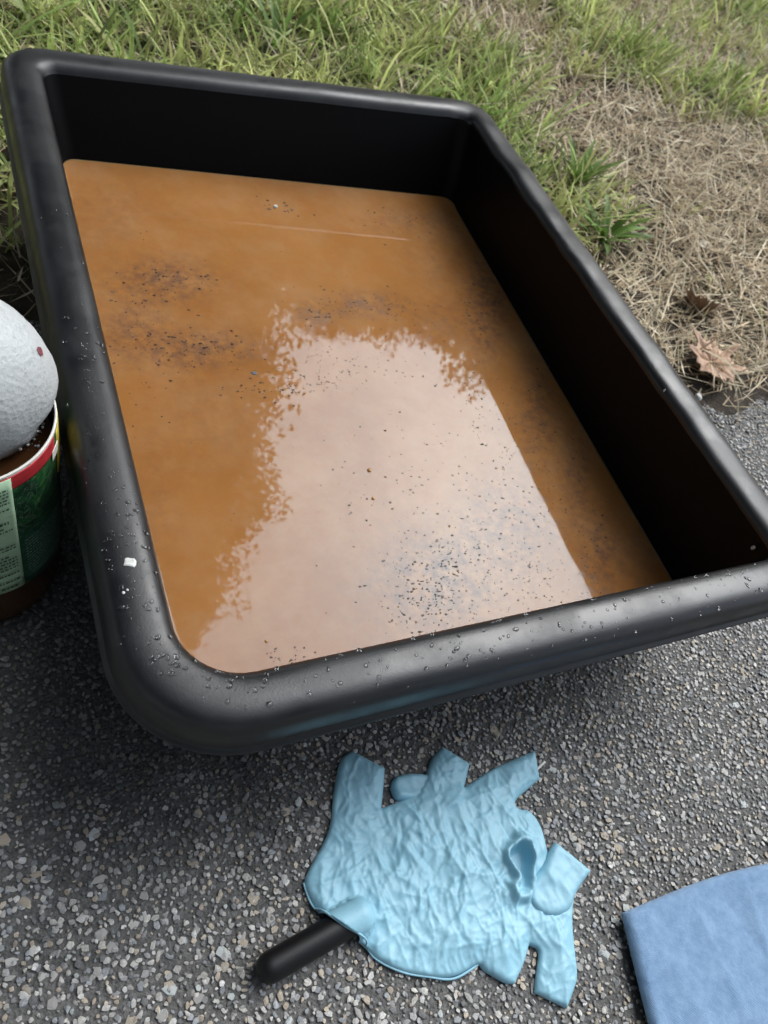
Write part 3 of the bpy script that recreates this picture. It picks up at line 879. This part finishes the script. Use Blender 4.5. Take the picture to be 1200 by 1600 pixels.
FV[:, :2] *= (1 - .05 * low * (.5 + ng))[:, None]
FV += (np.sign(FV) * 0 + 1) * (fbm(FV + 5, 190, 2) * .0007 * (1 + low))[:, None] * 0.6
foam = build('soap_foam', FV, FF, M_FOAM); foam.location = (JC[0], JC[1], 0)
tag(foam, 'mound of white soap foam swelling out of the labelled jar', 'foam')
fv2, ff2, no = [], [], 0
ring = FV[(FV[:, 2] < LZ + .010) & (np.hypot(FV[:, 0], FV[:, 1]) > .038)]
for k in range(260):
    c = ring[rng.integers(0, len(ring))]; r = .0003 + .0009 * rng.random() ** 2.5
    c2 = c[:2] * min(1.0 + rng.uniform(0, .05), (JR - .0055) / max(np.hypot(*c[:2]), 1e-6))
    fv2.append(SPH_V * r + (c2[0], c2[1], max(LZ + r * .3, c[2] * (rng.random() < .5)))); ff2.append(SPH_F + no); no += len(SPH_V)
fr_ = bulk('bubble_fringe', np.concatenate(fv2), np.concatenate(ff2), M_FOAM, foam); tag(fr_, kind='stuff')
q = at(62, 549, .196)
o = blob('petal_scrap', (0, 0, 0), .0022, .0006, m_simple('dark_red', (.16, .03, .04), .6), None, 21, 7, 1.4)
o.location = q; PETAL = o
tag(o, 'tiny dark red scrap stuck on the white foam', 'scrap')

# ------------------------------------------------------------------ blue rubber glove
t = NT('blue_nitrile')
vec = t.coord()
n1 = t.noise(55, 4, .6)
t.set(Base_Color=t.ramp(n1, [(.3, (.235, .46, .57)), (.7, (.285, .53, .64))]), Roughness=.45, Specular_IOR_Level=.45,
      Normal=t.bump(t.noise(1100, 2, .6), .10, .0004, t.bump(t.noise(160, 4, .6, None, 1.0), .10, .002)))
M_GLOVE = t.m
def gp(cx, cy, z=.006):                     # enlarged-crop pixel -> place
    return at(340 + cx / 1.9355, 1120 + cy / 1.9355, z)
def smooth_poly(P, it=2, keep=()):
    P = [np.array(p, float) for p in P]; hard = [i in keep for i in range(len(P))]
    for _ in range(it):
        Q, H = [], []
        for i in range(len(P)):
            a, b = P[i], P[(i + 1) % len(P)]
            ha, hb = hard[i], hard[(i + 1) % len(P)]
            if ha: Q.append(a); H.append(True)
            else: Q.append(a * .75 + b * .25); H.append(False)
            if ha: Q.append(a * .75 + b * .25); H.append(False)
            if not hb: Q.append(a * .25 + b * .75); H.append(False)
            else: Q.append(a * .25 + b * .75); H.append(False)
        P, hard = Q, H
    return np.array(P)
def pip(pts, poly):
    x, y = pts[:, 0], pts[:, 1]; r = np.zeros(len(pts), bool)
    for i in range(len(poly)):
        a, b = poly[i], poly[i - 1]
        c = (a[1] > y) != (b[1] > y)
        with np.errstate(divide='ignore', invalid='ignore'):
            xx = (b[0] - a[0]) * (y - a[1]) / (b[1] - a[1]) + a[0]
        r ^= c & (x < xx)
    return r
def segd(pts, a, b):
    d = b - a; tt = np.clip(((pts - a) @ d) / max(d @ d, 1e-12), 0, 1)
    return np.linalg.norm(pts - a - tt[:, None] * d, axis=1), tt
def polyd(pts, poly):
    r = np.full(len(pts), 1e9)
    for i in range(len(poly)): r = np.minimum(r, segd(pts, poly[i - 1], poly[i])[0])
    return r
def resample(P, step):
    out = []
    for i in range(len(P)):
        a, b = P[i], P[(i + 1) % len(P)]; k = max(1, int(np.linalg.norm(b - a) / step))
        for j in range(k): out.append(a + (b - a) * j / k)
    return np.array(out)
def drape(name, crop, mat, parent, zfun, step=.0016, thick=.0007, edge=None, keep=(), zp=.006, mapper=None, it=2):
    """a thin sheet with the crop outline; zfun(xy, d) gives its height"""
    mapper = mapper or gp
    poly = np.array([mapper(x, y, zp)[:2] for x, y in crop])
    poly = resample(smooth_poly(poly, it, keep), step * 1.2)
    lo, hi = poly.min(0), poly.max(0)
    gx, gy = np.meshgrid(np.arange(lo[0], hi[0], step), np.arange(lo[1], hi[1], step * .866))
    gx[1::2] += step / 2
    pts = np.stack([gx.ravel(), gy.ravel()], 1) + rng.uniform(-.12, .12, (gx.size, 2)) * step
    pts = pts[pip(pts, poly)]; pts = pts[polyd(pts, poly) > step * .55]
    nb = len(poly)
    allp = np.concatenate([poly, pts])
    res = delaunay_2d_cdt([Vector(p) for p in allp], [(i, (i + 1) % nb) for i in range(nb)], [], 1, 1e-7)
    vv = np.array([v[:] for v in res[0]]); tri = [tuple(f) for f in res[2]]
    cen = np.array([vv[list(f)].mean(0) for f in tri]); ins = pip(cen, poly); tri = [f for f, k in zip(tri, ins) if k]
    d = polyd(vv, poly)
    z = zfun(vv, d)
    top = np.c_[vv, z]
    N = len(top)
    botm = top.copy(); botm[:, 2] = np.maximum(z - thick, .0003)
    # make sure of upward winding
    a, b, c = (vv[[f[k] for f in tri]] for k in range(3))
    area = np.cross(b - a, c - a)
    tri = [f if s > 0 else (f[0], f[2], f[1]) for f, s in zip(tri, area)]
    cntE = {}
    for f in tri:
        for k in range(3):
            e = (f[k], f[(k + 1) % 3]); cntE[e] = 1
    bd = [e for e in cntE if (e[1], e[0]) not in cntE]
    F = tri + [(f[0] + N, f[2] + N, f[1] + N) for f in tri] + [(e[1], e[0], e[0] + N, e[1] + N) for e in bd]
    return build(name, np.concatenate([top, botm]), F, mat, parent), poly

def creases(n, box, ang, spread, seed, amp=.0014, wid=.0016, ln=(50, 190)):
    rs = np.random.default_rng(seed); out = []
    for k in range(n):
        cx, cy = rs.uniform(box[0], box[1]), rs.uniform(box[2], box[3])
        a = math.radians(ang + rs.normal(0, spread)); l = rs.uniform(*ln) / 2
        p, q = gp(cx - l * math.cos(a), cy - l * math.sin(a))[:2], gp(cx + l * math.cos(a), cy + l * math.sin(a))[:2]
        out.append((p, q, amp * rs.uniform(.35, 1.2) * (1 if rs.random() < .72 else -.8), wid * rs.uniform(.6, 1.6)))
    return out
def crease_z(xy, cs):
    z = np.zeros(len(xy))
    for p, q, a, w_ in cs:
        d, tt = segd(xy, p, q)
        z += a * np.exp(-np.abs(d) / w_) * np.sin(np.pi * np.clip(tt, .04, .96))
    return z
glove = empty('rubber_glove', (0, 0, 0))
tag(glove, 'crumpled light blue rubber glove lying on the asphalt before the tub', 'glove')
def prof(d, R, lo, hi): 
    q = np.clip(d / R, 0, 1); return lo + (hi - lo) * np.sqrt(np.clip(1 - (1 - q) ** 2, 0, 1))
# the black tool under the glove's cuff
hA, hB = np.array(at(404, 1522, .009)), np.array(at(560, 1432, .009))
hdir = (hB - hA); hL = np.linalg.norm(hdir); hdir /= hL
HR = .0088
PALM = [(350, 300), (352, 250), (362, 180), (376, 118), (410, 96), (460, 122), (511, 149), (507, 215), (500, 271), (560, 248), (602, 228), (640, 160), (650, 120), (686, 84), (728, 110), (769, 136), (752, 208), (790, 182), (830, 155), (900, 124), (966, 96), (982, 182), (940, 218), (903, 250), (912, 275), (950, 275), (985, 322), (1003, 392), (1015, 440), (1050, 500), (1088, 540), (1080, 600), (1088, 690), (1100, 785), (1085, 830), (1066, 881), (1015, 856), (966, 832), (972, 770), (983, 702), (950, 688), (935, 745), (906, 806), (880, 806), (845, 785), (808, 764), (797, 742), (720, 790), (640, 785), (560, 770), (480, 730), (440, 680), (360, 640), (290, 570), (262, 500), (280, 455), (335, 360)]
HARD = [PALM.index(q) for q in ((410, 96), (511, 149), (686, 84), (769, 136), (966, 96), (982, 182), (500, 271), (752, 208), (1066, 881), (966, 832), (950, 688), (906, 806), (1088, 540))]
fdir = gp(640, 300)[:2] - gp(600, 700)[:2]; fdir /= np.linalg.norm(fdir); fper = np.array((-fdir[1], fdir[0]))
def crumple(xy, seed, amp=.0016):
    a, b = xy @ fdir, xy @ fper
    wx = fbm(p3(a, b, seed), 45, 2) * .007; wy = fbm(p3(a, b, seed + 9), 45, 2) * .007
    z = 0
    for k, (sa, sb, th, w_) in enumerate(((24, 62, .35, 1.0), (28, 72, -.45, .9), (50, 130, .15, .75), (60, 150, -.9, .6), (100, 230, .6, .5), (120, 260, -.5, .4))):
        A = (a + wy) * math.cos(th) + (b + wx) * math.sin(th); B = (b + wx) * math.cos(th) - (a + wy) * math.sin(th)
        n_ = vnoise(p3(A * sa, B * sb, seed + 3 * k), 1.0)
        z = z + w_ * ((1 - np.abs(2 * n_ - 1)) ** 2.8 - .3)
    return z * amp * .8
cs = creases(85, (300, 1000, 260, 720), 82, 24, 3) + creases(30, (400, 950, 240, 480), 60, 20, 4, .0016) + creases(26, (350, 800, 480, 740), 130, 25, 5, .0010) + creases(22, (700, 1050, 480, 690), 150, 22, 6, .0012) + creases(60, (300, 1000, 260, 740), 90, 60, 8, .0006, .0012, (30, 90))
holec = gp(914, 446)[:2]; hole_ax = gp(915, 400)[:2] - holec
def palm_z(xy, d):
    z = prof(d, .0030, .0008, .0030) + prof(d, .030, 0, .0040)
    z += fbm(p3(xy[:, 0], xy[:, 1], 1.0), 28, 3) * .0045 * np.clip(d / .012, 0, 1) + crumple(xy, 2.0, .00135) * np.clip(d / .004, .1, 1)
    z += crease_z(xy, cs) * .95 * np.clip(d / .004, .15, 1)
    dh, tt = segd(xy, hA[:2], hB[:2])
    z = np.maximum(z, np.where(dh < .012, HR + np.sqrt(np.clip(.0106 ** 2 - dh ** 2, 0, 1)) * 1.0, 0) + .0012 * (dh < .0106))
    # folded finger mouth: a lip round a deep pocket
    e = (xy - holec); ax = hole_ax / np.linalg.norm(hole_ax); bx = np.array((-ax[1], ax[0]))
    r = np.hypot((e @ ax) / .0125, (e @ bx - .0012 * np.sin((e @ ax) * 160)) / .0062) * (1 + .75 * fbm(p3(xy[:, 0], xy[:, 1], 8.0), 85, 2))
    lip = (.0065 + .004 * fbm(p3(xy[:, 0], xy[:, 1], 4.0), 70, 2)) * np.exp(-((r - 1.35) / .38) ** 2)
    z = z + lip
    z = np.where(r < 1.15, .0022 + (z - .0022) * np.clip((r - .55) / .6, 0, 1) ** 1.2, z)
    return np.maximum(z, .0015)
palm, ppoly = drape('palm', PALM, M_GLOVE, glove, palm_z, .0010, keep=HARD)
# rolled bead along the cuff
cuff = [(262, 500), (290, 570), (360, 640), (440, 680), (480, 730), (560, 770), (640, 785), (720, 790), (800, 742)]
cp = np.array([gp(x, y, .004) for x, y in cuff]); 
dense = []
for k in range(len(cp) - 1):
    p0, p1, p2, p3_ = cp[max(k - 1, 0)], cp[k], cp[k + 1], cp[min(k + 2, len(cp) - 1)]
    for j in range(8):
        s = j / 8; dense.append(.5 * (2 * p1 + (p2 - p0) * s + (2 * p0 - 5 * p1 + 4 * p2 - p3_) * s * s + (3 * p1 - p0 - 3 * p2 + p3_) * s ** 3))
dense = np.array(dense + [cp[-1]])
dh, _ = segd(dense[:, :2], hA[:2], hB[:2])
dense[:, 2] = .0018 + np.where(dh < .016, (2 * HR - .001) * np.sqrt(np.clip(1 - (dh / .016) ** 2, 0, 1)), 0)
def tube(name, P, r, mat, parent, n=8, cap=True):
    V, F = [], []
    for k in range(len(P)):
        d = P[min(k + 1, len(P) - 1)] - P[max(k - 1, 0)]; d = d / np.linalg.norm(d)
        u = np.cross(d, (0, 0, 1)); u /= max(np.linalg.norm(u), 1e-9); w_ = np.cross(u, d)
        rk = r[k] if hasattr(r, '__len__') else r
        for j in range(n):
            th = 2 * np.pi * j / n; V.append(P[k] + rk * (np.cos(th) * u + np.sin(th) * w_))
    for k in range(len(P) - 1):
        for j in range(n): F.append((k * n + j, k * n + (j + 1) % n, (k + 1) * n + (j + 1) % n, (k + 1) * n + j))
    if cap: F.append(tuple(reversed(range(n)))); F.append(tuple(range((len(P) - 1) * n, len(P) * n)))
    return build(name, V, F, mat, parent)
tube('cuff_bead', dense, .0007 * (1 + .25 * fbm(dense, 90, 2)), M_GLOVE, glove)
def finger(crop, hi, lo, seed, keep=(), base=.0012, R=.0075, wr=12, box=None, ang=90, zadd=0.0):
    R = .0042
    xs = [c[0] for c in crop]; ys = [c[1] for c in crop]
    cs_ = creases(wr, (min(xs), max(xs), min(ys), max(ys)), ang, 25, seed, .0011, .0018, (25, 80))
    def zf(xy, d):
        z = prof(d, R, base, hi) + (fbm(p3(xy[:, 0], xy[:, 1], seed * 1.7), 45, 2) * .002 + crumple(xy, seed, .0010)) * np.clip(d / .006, 0, 1)
        return np.maximum(z + crease_z(xy, cs_) * np.clip(d / .003, .2, 1) + zadd, .0012)
    return drape('finger', crop, M_GLOVE, glove, zf, .0015, keep=keep)[0]
finger([(660, 240), (560, 250), (540, 246), (529, 215), (532, 190), (545, 172), (580, 165), (640, 166), (680, 190)], .0055, 0, 12, ang=40)
finger([(940, 505), (985, 450), (1005, 400), (1022, 378), (1075, 420), (1129, 465), (1105, 500), (1082, 535), (1065, 590), (1000, 610), (940, 570)], 0.0088, 0, 15, (3, 5), base=.0055, ang=45)

# black tool handle under the cuff
P, rr = [], []
for k in range(40):
    s = k / 39 * hL
    P.append(hA + hdir * (s - .001))
    e = min(s, .010) / .010
    rr.append(HR * math.sqrt(max(1 - (1 - e) ** 2.4, .02)))
P[0] = hA - hdir * .001
t = NT('black_rubber')
t.set(Base_Color=(.0045, .0045, .005), Roughness=.48, Specular_IOR_Level=.35, Normal=t.bump(t.noise(700, 3, .6), .15, .0005))
hd = tube('tool_handle', np.array(P), np.array(rr), t.m, None, 20)
tag(hd, 'round ended black tool handle poking out from under the blue glove', 'tool handle')

# ------------------------------------------------------------------ pale blue cloth at the lower right
t = NT('blue_cloth')
vec = t.coord()
wv1 = t.new('ShaderNodeTexWave', wave_type='BANDS', bands_direction='X'); wv1.inputs['Scale'].default_value = 420; wv1.inputs['Distortion'].default_value = 1.5
wv2 = t.new('ShaderNodeTexWave', wave_type='BANDS', bands_direction='Y'); wv2.inputs['Scale'].default_value = 420; wv2.inputs['Distortion'].default_value = 1.5
t.l.new(vec, wv1.inputs[0]); t.l.new(vec, wv2.inputs[0])
weave = t.math('MAXIMUM', wv1.outputs['Fac'], wv2.outputs['Fac'])
slub = t.noise(120, 5, .7)
t.set(Base_Color=t.mixc(t.ramp(slub, [(.35, 0.), (.65, 1.)]), (.16, .285, .46), (.225, .36, .545)), Roughness=.85, Sheen_Weight=.25,
      Normal=t.bump(weave, .55, .0006, t.bump(slub, .55, .0015)))
M_CLOTH = t.m
cloth = empty('folded_cloth', (0, 0, 0))
tag(cloth, 'folded pale blue cloth lying on the asphalt at the lower right, right of the glove', 'cloth')
def cpix(u, v, z): return at(u, v, z)
CZ = .0135
corner = at(978, 1424, CZ)[:2]
e1 = at(1200, 1364, CZ)[:2] - corner; e1 /= np.linalg.norm(e1)
e2 = at(1028, 1600, CZ)[:2] - corner; e2 /= np.linalg.norm(e2)
def cw(a, b, z=0): return np.array((*(corner + e1 * a + e2 * b), z))
outline = [(0, 0), (.035, -.0035), (.07, -.0065), (.11, -.0075), (.16, -.005), (.22, .0), (.24, .02), (.245, .10), (.24, .19), (.12, .20), (.01, .195), (-.004, .12), (-.003, .06), (-.001, .02)]
ccs = []
rs = np.random.default_rng(31)
for k in range(22):
    a = rs.uniform(.002, .23); ccs.append((cw(a, -.006)[:2], cw(a + rs.uniform(-.004, .004), rs.uniform(.008, .025))[:2], rs.uniform(-.0012, .0012), rs.uniform(.0015, .003)))
for k in range(34):
    a, b = rs.uniform(.0, .24), rs.uniform(.0, .18); th = rs.normal(1.35, .35); l = rs.uniform(.02, .07)
    ccs.append((cw(a - l * math.cos(th), b - l * math.sin(th))[:2], cw(a + l * math.cos(th), b + l * math.sin(th))[:2], rs.uniform(-.0018, .0028), rs.uniform(.003, .007)))
def layer(name, zlo, hi, seed, shrink, th):
    def zf(xy, d):
        z = prof(d, .0035, zlo, hi) + fbm(p3(xy[:, 0], xy[:, 1], seed), 22, 3) * .0026 * np.clip(d / .02, 0, 1)
        return z + crease_z(xy, ccs) * np.clip(d / .008, 0, 1)
    return drape(name, [(a, b) for a, b in outline], M_CLOTH, cloth, zf, .003, th, None, (0, 5, 8, 10), mapper=lambda a, b, z: cw(a + shrink, b + shrink, z))[0]
layer('upper_fold', .0085, .0130, 3.0, 0.0, .0016)
layer('lower_fold', .0030, .0058, 9.0, .005, .0016)

# ------------------------------------------------------------------ dead leaves and small litter on the lawn's edge
def dead_leaf(label, c, size, colr, seed, rot, curl, lobes, tilt=(0, 0)):
    rs = np.random.default_rng(seed)
    n = 90; th = np.linspace(-math.pi, math.pi, n, endpoint=False)
    r = np.zeros(n)
    for ang, l, w_ in lobes:
        dlt = np.angle(np.exp(1j * (th - ang))); r = np.maximum(r, l * np.exp(-(dlt / w_) ** 2))
    r = np.maximum(r, .60) * (1 + .10 * rs.normal(0, 1, n) * .6)
    V = [(0, 0, 0)]; F = []
    K = 7
    for k in range(1, K + 1):
        for j in range(n):
            q = k / K; V.append((r[j] * q * math.cos(th[j]), r[j] * q * math.sin(th[j]), 0))
    V = np.array(V)
    rad = np.hypot(V[:, 0], V[:, 1])
    ang = np.arctan2(V[:, 1], V[:, 0])
    vein = np.zeros(len(V))
    for a_, l, w_ in lobes:
        dl = np.abs(np.angle(np.exp(1j * (ang - a_)))) * rad; vein -= .05 * np.exp(-(dl / .045) ** 2)
    V[:, 2] = curl * rad ** 2 + vein + .20 * fbm(V + seed, 3.0, 3) * rad + .08
    F = [(0, 1 + j, 1 + (j + 1) % n) for j in range(n)]
    for k in range(K - 1):
        for j in range(n):
            a, b = 1 + k * n + j, 1 + k * n + (j + 1) % n; F.append((a, a + n, b + n, b))
    N = len(V); V2 = V.copy(); V2[:, 2] -= .012
    F2 = [tuple(reversed([i + N for i in f])) for f in F]
    s0 = 1 + (K - 1) * n
    E = [(s0 + j, s0 + j + N, s0 + (j + 1) % n + N, s0 + (j + 1) % n) for j in range(n)]
    V = np.concatenate([V, V2]) * size
    root = empty('dead_leaf', c); root.rotation_euler = (*tilt, rot)
    tag(root, label, 'leaf', 'dead leaves at the edge of the lawn')
    mt = m_simple('dry_leaf', colr, .7, .35, 70, .5, 200, .001)
    build('blade', V, F + F2 + E, mt, root)
    st = np.array([(-.02 * k, .01 * math.sin(k * .5), .05 - .004 * k) for k in range(20)]) * size * 2
    tube('leaf_stalk', st, .018 * size, mt, root, 6)
q = at(1112, 568, .022)
dead_leaf('tan lobed dead leaf lying at the edge of the straw, right of the tub', q, .049, (.46, .30, .20), 41, 1.1, .14, [(0, .85, .30), (.8, 1.0, .27), (-.75, .95, .27), (1.6, .9, .26), (-1.55, .95, .26), (2.4, .75, .3), (-2.4, .7, .3)], (.12, -.12))
q = at(1092, 487, .022)
dead_leaf('brown curled dead leaf standing in the straw, behind the tan lobed one', q, .040, (.24, .15, .10), 43, 2.0, .75, [(0, .95, .5), (1.2, .8, .5), (-1.2, .85, .5), (3.0, .6, .6)], (.5, .45))
q = at(1100, 382, .022)
o = blob('pale_scrap', q, .011, .0014, m_simple('pale_scrap', (.60, .56, .48), .7, .12), None, 51, 8, 1.2, .4)
tag(o, 'pale papery scrap lying on the straw', 'scrap')
q = at(1090, 621, .004)
o = blob('white_pebble', q, .0042, .004, M_WHITE, None, 52, 7, 1.5, .9)
tag(o, 'small white pebble at the asphalt edge, right of the tub', 'pebble')
q1, q2 = at(838, 1203, .0035), at(851, 1190, .0035)
o = tube('white_twig', np.linspace(q1, q2, 5), .0010, M_PAPER, None, 6)
tag(o, 'short whitish twig by the tip of the glove finger nearest the tub', 'twig')
# a few broad-leaved weeds
def weed(label, c, n, L, w_, seed, spread=1.15):
    rs = np.random.default_rng(seed)
    root = empty('weed', c); tag(root, label, 'weed', 'weeds in the lawn')
    for k in range(n):
        az = 2 * math.pi * k / n + rs.normal(0, .3); l = L * rs.uniform(.6, 1.1)
        V, F = [], []
        ns = 9; p = np.array((0, 0, .002)); h = np.array((math.cos(az), math.sin(az), 0)); sd2 = np.array((-h[1], h[0], 0))
        lean = rs.uniform(.35, .9) * spread; curl = rs.uniform(.2, .9)
        for j in range(ns):
            tt = j / (ns - 1); ang = lean + curl * tt
            wd = w_ * (math.sin(math.pi * min(tt * .92 + .08, 1)) ** .8) * .5
            V += [p - sd2 * wd + (0, 0, wd * .35), p.copy(), p + sd2 * wd + (0, 0, wd * .35)]
            p = p + l / (ns - 1) * (h * math.sin(ang) + np.array((0, 0, math.cos(ang))))
        for j in range(ns - 1):
            a = j * 3; F += [(a, a + 1, a + 4, a + 3), (a + 1, a + 2, a + 5, a + 4)]
        cc = np.array((.15, .25, .06)) * rs.uniform(.7, 1.5)
        build('leaf', V, F, M_GRASS, root, colors=np.tile(cc, (len(V), 1)))
q = at(935, 385, .01); weed('broad leaved green weed beside the right rim of the tub', (q[0], q[1], soil_z(q[0], q[1])), 22, .075, .010, 61)
q = at(890, 300, .01); weed('upright green weed behind the back right corner of the tub', (q[0], q[1], soil_z(q[0], q[1])), 16, .085, .009, 62, .8)
q = at(430, 85, .01); weed('bright green weed among the grass behind the back rim', (q[0], q[1], soil_z(q[0], q[1])), 11, .09, .009, 63)
q = at(1140, 150, .01); weed('green weed in the straw at the upper right', (q[0], q[1], soil_z(q[0], q[1])), 9, .09, .008, 64)

# rest the petal on the foam
from mathutils.bvhtree import BVHTree
bv = BVHTree.FromPolygons([Vector(v) + foam.location for v in FV], FF)
d = Vector(CR @ np.array([(62 - 600) / FPX, -(549 - 800) / FPX, -1.0])).normalized()
hit = bv.ray_cast(Vector(CC), d)
if hit[0]:
    PETAL.location = hit[0]; PETAL.rotation_euler = (-d).to_track_quat('Z', 'Y').to_euler() if hit[1] is None else (hit[1] if hit[1].dot(d) < 0 else -hit[1]).to_track_quat('Z', 'Y').to_euler()

# ------------------------------------------------------------------ turn the whole place so that the water is level
for o in list(col.objects):
    if o.parent is None and o.type not in {'CAMERA', 'LIGHT'}:
        o.matrix_basis = SLOPE @ o.matrix_basis
